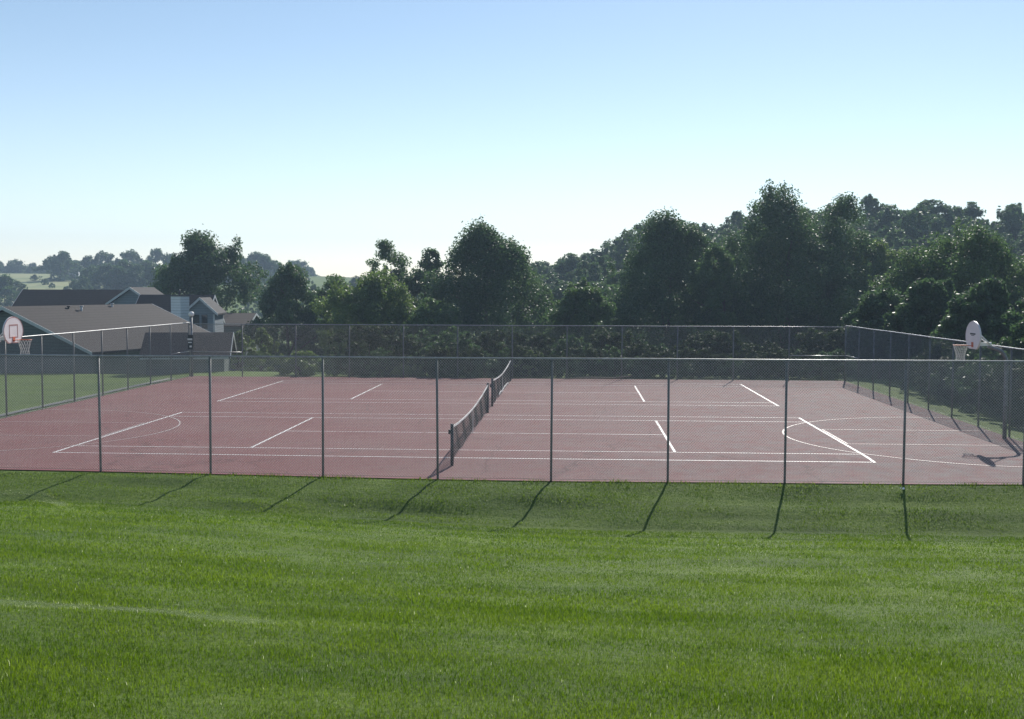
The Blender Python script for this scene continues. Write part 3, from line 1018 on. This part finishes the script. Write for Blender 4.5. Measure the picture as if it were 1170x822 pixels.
near = [
    # label, u, vtop, d, half width px, leaves, material, extras
    ('big round dark tree rising behind the blue gabled house', 236, 260, 118, 60, 30000, 'leaf_dark', dict(clumps=120, point=.25, leaf=.34)),
    ('slim dark tree just right of the big round tree beyond the houses', 330, 296, 100, 48, 26000, 'leaf_dark', dict(point=.6)),
    ('grey green rounded tree between the slim dark tree and the pale one', 384, 309, 104, 36, 16000, 'leaf_mid', dict(point=.3)),
    ('pale yellowish green tree standing out left of the tall dark middle tree', 430, 303, 88, 62, 30000, 'leaf_light', dict(point=.35, low_m=.3)),
    ('thin open crowned tree peeping over the pale yellowish tree', 444, 273, 106, 34, 11000, 'leaf_mid', dict(point=.3, clumps=70, fill=.55, ragged=.35)),
    ('dark upright tree touching the left side of the tall dark middle tree', 485, 279, 102, 38, 18000, 'leaf_dark', dict(point=.4)),
    ('tall dark tree with a feathery top straight behind the tennis nets', 556, 249, 94, 74, 38000, 'leaf_dark', dict(clumps=140, point=.8, sprigs=44)),
    ('small tree filling the gap right of the tall dark middle tree', 622, 318, 100, 36, 14000, 'leaf_mid', dict(point=.5)),
    ('lower light leaved tree in the gap before the steep dark tree', 664, 316, 86, 42, 22000, 'leaf_mid', dict(point=.5, low_m=.3)),
    ('steep sided dark tree with a pointed top right of the gap', 764, 232, 96, 80, 40000, 'leaf_dark', dict(clumps=135, point=.95, sprigs=40)),
    ('leafy mid green tree tucked between the pointed tree and the largest tree', 822, 275, 92, 44, 22000, 'leaf_mid', dict(point=.5)),
    ('largest dark tree in the row, its wide ragged top reaching highest', 896, 203, 98, 84, 52000, 'leaf_dark', dict(clumps=170, point=.3, sprigs=80, ragged=.28)),
    ('dark tree pressed against the right side of the largest tree, nearly as tall', 950, 214, 99, 62, 34000, 'leaf_dark', dict(clumps=130, point=.4, sprigs=50)),
    ('lighter green tree right of the largest tree, in front of the hill', 1004, 268, 100, 46, 22000, 'leaf_light', dict(point=.4)),
    ('broad tree with glinting leaves above the right basketball hoop', 1096, 241, 78, 88, 46000, 'leaf_mid', dict(clumps=140, point=.45, leaf=.24, sprigs=36)),
    ('dark tree cut by the right edge of the photo', 1186, 268, 82, 48, 24000, 'leaf_dark', dict(point=.4)),
    ('low dark tree in the corner just past the far end of the right fence', 1006, 322, 70, 46, 24000, 'leaf_dark', dict(point=.3, low_m=.1)),
    ('bushy dark tree second from the corner along the right fence', 1062, 312, 66, 46, 24000, 'leaf_dark', dict(point=.3, low_m=.1)),
    ('dark tree close behind the right backboard, its foliage down to the grass', 1120, 312, 60, 46, 24000, 'leaf_dark', dict(point=.3, low_m=.1)),
    ('shady tree nearest the camera outside the right fence', 1196, 318, 50, 48, 18000, 'leaf_dark', dict(point=.3, low_m=.1)),
    ('low leafy tree at the left foot of the tall dark middle tree', 500, 335, 84, 40, 16000, 'leaf_mid', dict(point=.3, low_m=.2)),
    ('low dark tree under the broad tree, beyond the right fence', 1030, 345, 76, 44, 20000, 'leaf_dark', dict(point=.3, low_m=.2)),
    ('low bushy tree at the right edge behind the hoop pole', 1165, 350, 66, 36, 16000, 'leaf_mid', dict(point=.3, low_m=.2)),
]
for i, (lb, u, vt, d, hw, nl, mt, kw) in enumerate(near):
    tree(lb, u, vt, d, hw, nl, mt, seed=100 + 7 * i, group='trees behind the courts', **kw)


def kit(seed, rad, H, n_leaf, leaf, mat, low=.5, **kw):
    """one crown and trunk to be shared by copies"""
    me, cc, cr = crown_mesh(seed, rad, low, H, n_leaf, leaf, kw.pop('clumps', 60), **kw)
    me.materials.append(M[mat])
    o = trunk_build(seed + 1, max(.05, H * .02), H * .8, [tuple(c) for c in cc], n=6).build('trunk', M['bark'])
    tm = o.data
    bpy.data.objects.remove(o)
    return me, tm, H


def copies(name, label, cat, group, kits, spots, sink=.03):
    """spots: (x, y, scale, rz, kit index)"""
    protos = {}
    for (x, y, sc, rz, ki) in spots:
        z = float(G(np.array(x), np.array(y)))
        if ki not in protos:
            me, tm, H = kits[ki]
            root = tag(empty(name, (0, 0, 0)), label, cat, group)
            link_mesh('crown', me, None, root); link_mesh('trunk', tm, None, root)
            protos[ki] = root
            r = root
        else:
            src = protos[ki]
            r = src.copy(); COL.objects.link(r)
            for chd in src.children:
                c = chd.copy(); COL.objects.link(c); c.parent = r
        r.location = (x, y, z - sink * kits[ki][2] * sc)
        r.rotation_euler = (0, 0, rz)
        r.scale = (sc * random.uniform(.9, 1.15), sc * random.uniform(.9, 1.15), sc)


rnd = random.Random(11)
hill_kits = [kit(500 + i, 4.2, 10.5, 6500, .46, ['leaf_far', 'leaf_mid', 'leaf_far', 'leaf_dark'][i], clumps=75, fill=.55, point=[.3, .5, .2, .4][i], sprigs=24) for i in range(4)]
spots = []
tries = 0
while len(spots) < 230 and tries < 20000:
    tries += 1
    d = rnd.uniform(116, 222)
    u = rnd.uniform(585, 1250)
    if u < 640 and d < 165:
        continue
    x, y = place(u, d)
    if all((x - s[0]) ** 2 + (y - s[1]) ** 2 > 4.1 ** 2 for s in spots):
        spots.append((x, y, rnd.uniform(.68, 1.12), rnd.uniform(0, 6.28), rnd.randrange(4)))
copies('hillside_tree', 'leafy tree in the wood covering the hill behind the right half of the tree row', 'tree',
       'trees of the wooded right hill', hill_kits, spots, .12)

far_kits = [kit(600 + i, 7.2, 13.5, 4200, .95, ['leaf_far', 'leaf_far', 'leaf_dark'][i], clumps=80, fill=.62, point=[.25, .4, .15][i], sprigs=16) for i in range(3)]
spots = []
for i in range(90):          # wooded ridge on the skyline, far left
    u = -60 + 420 * (i + rnd.random()) / 90
    x, y = place(u, rnd.uniform(500, 590))
    spots.append((x, y, rnd.uniform(.5, .78), rnd.uniform(0, 6.28), rnd.randrange(3)))
copies('ridge_tree', 'tree in the hazy wood along the distant left ridge', 'tree', 'trees of the distant left ridge', far_kits, spots, .2)
spots = []
for (u, d, s) in ((-12, 300, .6), (6, 292, .66), (18, 300, .5), (70, 400, .85), (78, 408, .7), (96, 300, .55), (88, 312, .42), (108, 330, .62),
                  (120, 320, .7), (132, 318, .66), (144, 330, .72), (156, 320, .68), (168, 330, .7), (180, 320, .66), (150, 420, .9), (120, 420, .85), (180, 430, .9),
                  (100, 420, .7), (200, 400, .8), (215, 420, .8), (230, 410, .85), (248, 400, .8), (262, 390, .8), (276, 400, .8), (290, 410, .85), (305, 400, .8), (40, 400, .2), (52, 372, .2), (60, 350, .16), (112, 262, .32), (124, 268, .3)):
    x, y = place(u, d)
    spots.append((x, y, s, rnd.uniform(0, 6.28), rnd.randrange(3)))
copies('hedgerow_tree', 'rounded tree in the scattered groups around the pale field on the left', 'tree',
       'trees around the left field', far_kits, spots, .12)
spots = []
for i in range(26):          # behind the middle of the row, low skyline
    x, y = place(270 + 360 * (i + rnd.random()) / 26, rnd.uniform(230, 330))
    spots.append((x, y, rnd.uniform(.7, 1.0), rnd.uniform(0, 6.28), rnd.randrange(4)))
copies('valley_tree', 'distant tree seen through gaps low in the middle of the tree row', 'tree', 'trees across the valley', hill_kits, spots)
spots = []
for (u, d, s) in ((-14, 122, .62), (4, 126, .66), (18, 120, .58), (30, 128, .62), (42, 124, .5), (52, 130, .5), (178, 122, .55), (188, 128, .5), (-4, 112, .5), (12, 110, .45)):
    x, y = place(u, d)
    spots.append((x, y, s, rnd.uniform(0, 6.28), rnd.randrange(4)))
copies('garden_tree', 'bushy garden tree showing above the roofs of the left houses', 'tree', 'garden trees behind the houses', hill_kits, spots)

# shrubs on the slope behind the far fence
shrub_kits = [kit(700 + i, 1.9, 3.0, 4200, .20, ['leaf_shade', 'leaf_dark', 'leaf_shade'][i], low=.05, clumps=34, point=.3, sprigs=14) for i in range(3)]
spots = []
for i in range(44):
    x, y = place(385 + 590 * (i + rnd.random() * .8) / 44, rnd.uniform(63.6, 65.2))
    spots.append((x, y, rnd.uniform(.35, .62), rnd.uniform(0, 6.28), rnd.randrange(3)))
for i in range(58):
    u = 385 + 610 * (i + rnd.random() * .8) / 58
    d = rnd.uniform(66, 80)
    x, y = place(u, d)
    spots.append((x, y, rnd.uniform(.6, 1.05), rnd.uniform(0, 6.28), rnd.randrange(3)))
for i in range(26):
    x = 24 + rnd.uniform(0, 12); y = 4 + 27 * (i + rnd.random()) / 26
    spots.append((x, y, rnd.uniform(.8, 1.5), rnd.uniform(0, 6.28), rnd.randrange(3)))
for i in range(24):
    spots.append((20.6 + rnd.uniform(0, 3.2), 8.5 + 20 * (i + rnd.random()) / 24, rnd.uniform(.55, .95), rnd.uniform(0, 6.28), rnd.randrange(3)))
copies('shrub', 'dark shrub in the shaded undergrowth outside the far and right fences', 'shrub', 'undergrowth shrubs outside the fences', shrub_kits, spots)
for k, (lb, u, vt, d, hw) in enumerate((
        ('pale leafy bush behind the far fence, left of the pale yellowish tree', 343, 400, 65.0, 26),
        ('small pale bush against the far fence below the pale yellowish tree', 462, 413, 64.0, 20),
        ('bushy pale shrub in front of the low tan roof', 272, 379, 74.0, 17),
        ('rounded bush between the low tan roof and the court corner', 297, 374, 78.0, 20),
        ('light green bush just right of the far net post, behind the fence', 602, 398, 64.5, 17))):
    tree(lb, u, vt, d, hw, 5200, 'leaf_light', name='bush', seed=800 + k, low_m=.05, leaf=.17, clumps=30, sprigs=12,
         group='pale bushes along the far fence')

# ------------------------------------------------------------------ small things
x, y = place(690, 61.0)
br = MB().tube([(-2.0, -.1, .06), (-.7, .05, .12), (.6, 0, .10), (1.5, .12, .22)], [.03, .045, .05, .02], 7)
br.tube([(.6, 0, .10), (1.1, -.2, .3)], [.03, .01], 6)
bo = br.build('fallen_branch', plain('dry_wood', (.26, .21, .15), .9), None)
bo.location = (x, 28.55, 0)
tag(bo, 'pale fallen branch lying at the foot of the far fence', 'branch')


def scrap(u, d, label, s):
    x, y = place(u, d)
    z = float(G(np.array(x), np.array(y)))
    mb = MB()
    vs = []
    n = 5
    g = random.Random(int(u))
    for j in range(n):
        for i in range(n):
            vs.append(((i / (n - 1) - .5) * s, (j / (n - 1) - .5) * s, .05 + g.uniform(0, .35) * s + .5 * s * abs(i / (n - 1) - .5)))
    mb.add(vs, [(j * n + i, j * n + i + 1, (j + 1) * n + i + 1, (j + 1) * n + i) for j in range(n - 1) for i in range(n - 1)])
    o = mb.build('paper_scrap', M['paper'])
    sm = o.modifiers.new('thick', 'SOLIDIFY'); sm.thickness = .004
    o.location = (x, y, z)
    tag(o, label, 'litter')


scrap(1035.5, 28.6, 'crumpled white scrap on the bank under the right fence posts', .10)
scrap(1010, 29.9, 'small white scrap on the red surface just inside the near fence', .09)


# ------------------------------------------------------------------ grass
def grass():
    V, T = [], []
    g = np.random.default_rng(77)
    bands = [  # distance range from camera, blades per m2, width, length
        (5.5, 9.5, 5800, .0046, .062), (9.5, 12.5, 4000, .0058, .058), (12.5, 16.5, 2300, .0080, .054),
        (16.5, 21.5, 1300, .011, .052), (21.5, 30.2, 800, .014, .060)]
    for d0, d1, dens, w, L in bands:
        half = lambda d: .50 * d + 1.3
        n = int(dens * (d1 - d0) * (half(d0) + half(d1)))
        d = g.uniform(d0, d1, n)
        l = g.uniform(-1, 1, n) * half(d1)
        ok = np.abs(l) < half(d)
        d, l = d[ok], l[ok]
        x = CAM[0] + FLAT[0] * d + SIDE[0] * l
        y = CAM[1] + FLAT[1] * d + SIDE[1] * l
        ok = y < -3.0 + .2 * vnoise(x, x * 0, .35, 45) * vnoise(x, x * 0, 1.7, 46)
        x, y = x[ok], y[ok]
        # thinner and thicker patches
        pt = vnoise(x, y, .55, 21) * .5 + vnoise(x, y, 1.9, 22) * .5
        ok = g.uniform(size=len(x)) < .45 + .75 * pt
        x, y, pt = x[ok], y[ok], pt[ok]
        n = len(x)
        z = G(x, y)
        a = g.uniform(0, 6.283, n)
        lean = g.uniform(.15, 1.0, n)
        ln = L * g.uniform(.5, 1.25, n) * (.55 + .7 * pt) * (1 + 1.6 * sstep(-3.3, -3.05, y) * vnoise(x, y, .5, 52))
        # pale mown clippings lying in two lines, plus faint mowing stripes
        s1 = np.exp(-((y + 22.05 + .11 * (x - .3) + .06 * np.sin(x * 2.3)) / (.10 + .12 * vnoise(x, y, .6, 44))) ** 2) * sstep(2.6, -.6, x) * (.25 + 1.1 * vnoise(x, y, .3, 31))
        s2 = np.exp(-((y + 5.4 + .5 * np.maximum(0, x + 10.2) ** 2) / .3) ** 2) * sstep(-7.6, -8.8, x) * (.4 + .8 * vnoise(x, y, .4, 33))
        str_ = .5 + .5 * np.sin((y + .16 * x) * 2 * math.pi / 2.1 + 1.5 * vnoise(x, y, 4, 35))
        dry = vnoise(x * .35, y * 1.5, .8, 36)
        fine = vnoise(x * .12, y, .17, 51)
        tint = .10 + .20 * (pt - .3) + .16 * (str_ - .2) + .18 * (fine - .4) + .10 * np.clip(dry - .5, 0, 1) + g.uniform(-.10, .24, n) + 1.7 * np.clip(s1 + s2, 0, 1) * (.45 + g.uniform(0, .9, n))
        tint += (g.uniform(size=n) < .0035) * .8
        lean = np.where(s1 + s2 > .35, 1.6, lean)
        dx, dy = np.cos(a), np.sin(a)
        hx = np.sin(np.clip(lean, 0, 1.45)); hz = np.cos(np.clip(lean, 0, 1.45))
        b = np.stack([x, y, z - .012], 1)
        sd = np.stack([-dy, dx, np.zeros(n)], 1) * (w * g.uniform(.6, 1.25, n) * .5)[:, None]
        mid = b + np.stack([dx * hx * .35, dy * hx * .35, .25 + .45 * hz], 1) * ln[:, None] * .8
        tip = b + np.stack([dx * hx, dy * hx, .25 + .7 * hz], 1) * ln[:, None]
        v = np.stack([b - sd, b + sd, mid + sd * .8, mid - sd * .8, tip], 1)
        V.append(v.reshape(-1, 3)); T.append(tint)
    v = np.concatenate(V); t = np.concatenate(T)
    n = len(t)
    i = np.arange(n)[:, None] * 5
    f = np.concatenate([i + np.array([[0, 1, 2]]), i + np.array([[0, 2, 3]]), i + np.array([[3, 2, 4]])], 1).reshape(-1, 3)
    me = np_mesh('grass', v, f)
    at = me.attributes.new('tint', 'FLOAT', 'FACE')
    at.data.foreach_set('value', np.repeat(np.clip(t, 0, 1), 3).astype(np.float32))
    print('grass blades', n)
    return tag(link_mesh('grass', me, M['blade']), 'short mown grass covering the lawn and bank', 'grass', kind='stuff')


grass()

# ------------------------------------------------------------------ haze
hm = bpy.data.materials.new('haze')
hm.use_nodes = True
nt = hm.node_tree
nt.nodes.remove(nt.nodes['Principled BSDF'])
pv = nt.nodes.new('ShaderNodeVolumePrincipled')
pv.inputs['Color'].default_value = (.62, .80, 1.0, 1)
pv.inputs['Density'].default_value = .0007
pv.inputs['Anisotropy'].default_value = .0
nt.links.new(pv.outputs[0], nt.nodes['Material Output'].inputs['Volume'])
HZ = True
if HZ:
    zlo, zhi = float(ZZ.min()) - 1.0, 44.0
    hb = MB().box((-50, 371, (zlo + zhi) / 2), (1040, 912, zhi - zlo)).build('haze', hm)
    tag(hb, kind='stuff')

# ------------------------------------------------------------------ light
SUN_EL, SUN_AZ = R(33.5), R(14.0)       # azimuth clockwise from +Y
w = bpy.data.worlds.new('World')
scene.world = w
w.use_nodes = True
nt = w.node_tree
sky = nt.nodes.new('ShaderNodeTexSky')
sky.sky_type = 'NISHITA'
sky.sun_disc = False
sky.sun_elevation = SUN_EL
sky.sun_rotation = SUN_AZ
sky.altitude = 200
sky.air_density = 1.0
sky.dust_density = .1
sky.ozone_density = 1.2
# whitish summer air low in the sky
tcw = nt.nodes.new('ShaderNodeTexCoord')
sx = nt.nodes.new('ShaderNodeSeparateXYZ')
nt.links.new(tcw.outputs['Generated'], sx.inputs[0])
mrw = nt.nodes.new('ShaderNodeMapRange')
mrw.interpolation_type = 'SMOOTHERSTEP'
mrw.inputs['From Min'].default_value = -.05
mrw.inputs['From Max'].default_value = .27
mrw.inputs['To Min'].default_value = 1.0
mrw.inputs['To Max'].default_value = 0.0
nt.links.new(sx.outputs['Z'], mrw.inputs['Value'])
mxw = nt.nodes.new('ShaderNodeMix')
mxw.data_type = 'RGBA'
mxw.blend_type = 'ADD'
nt.links.new(mrw.outputs[0], mxw.inputs[0])
nt.links.new(sky.outputs['Color'], mxw.inputs[6])
mxw.inputs[7].default_value = (1.3, 1.4, 2.5, 1)
nt.links.new(mxw.outputs[2], nt.nodes['Background'].inputs['Color'])
nt.nodes['Background'].inputs['Strength'].default_value = .074
sl = bpy.data.lights.new('sun', 'SUN')
sl.energy = 3.9
sl.angle = R(.53)
sl.color = (1, .95, .87)
so = bpy.data.objects.new('sun', sl)
COL.objects.link(so)
sd = Vector((math.sin(SUN_AZ) * math.cos(SUN_EL), math.cos(SUN_AZ) * math.cos(SUN_EL), math.sin(SUN_EL)))
so.rotation_euler = sd.to_track_quat('Z', 'Y').to_euler()
so.location = (20, 40, 60)

vs_ = scene.view_settings
vs_.view_transform = 'Standard'
vs_.look = 'None'
vs_.gamma = 1
vs_.exposure = .70
vs_.use_curve_mapping = False
scene.cycles.max_bounces = 8
scene.cycles.transparent_max_bounces = 8
scene.cycles.volume_bounces = 0
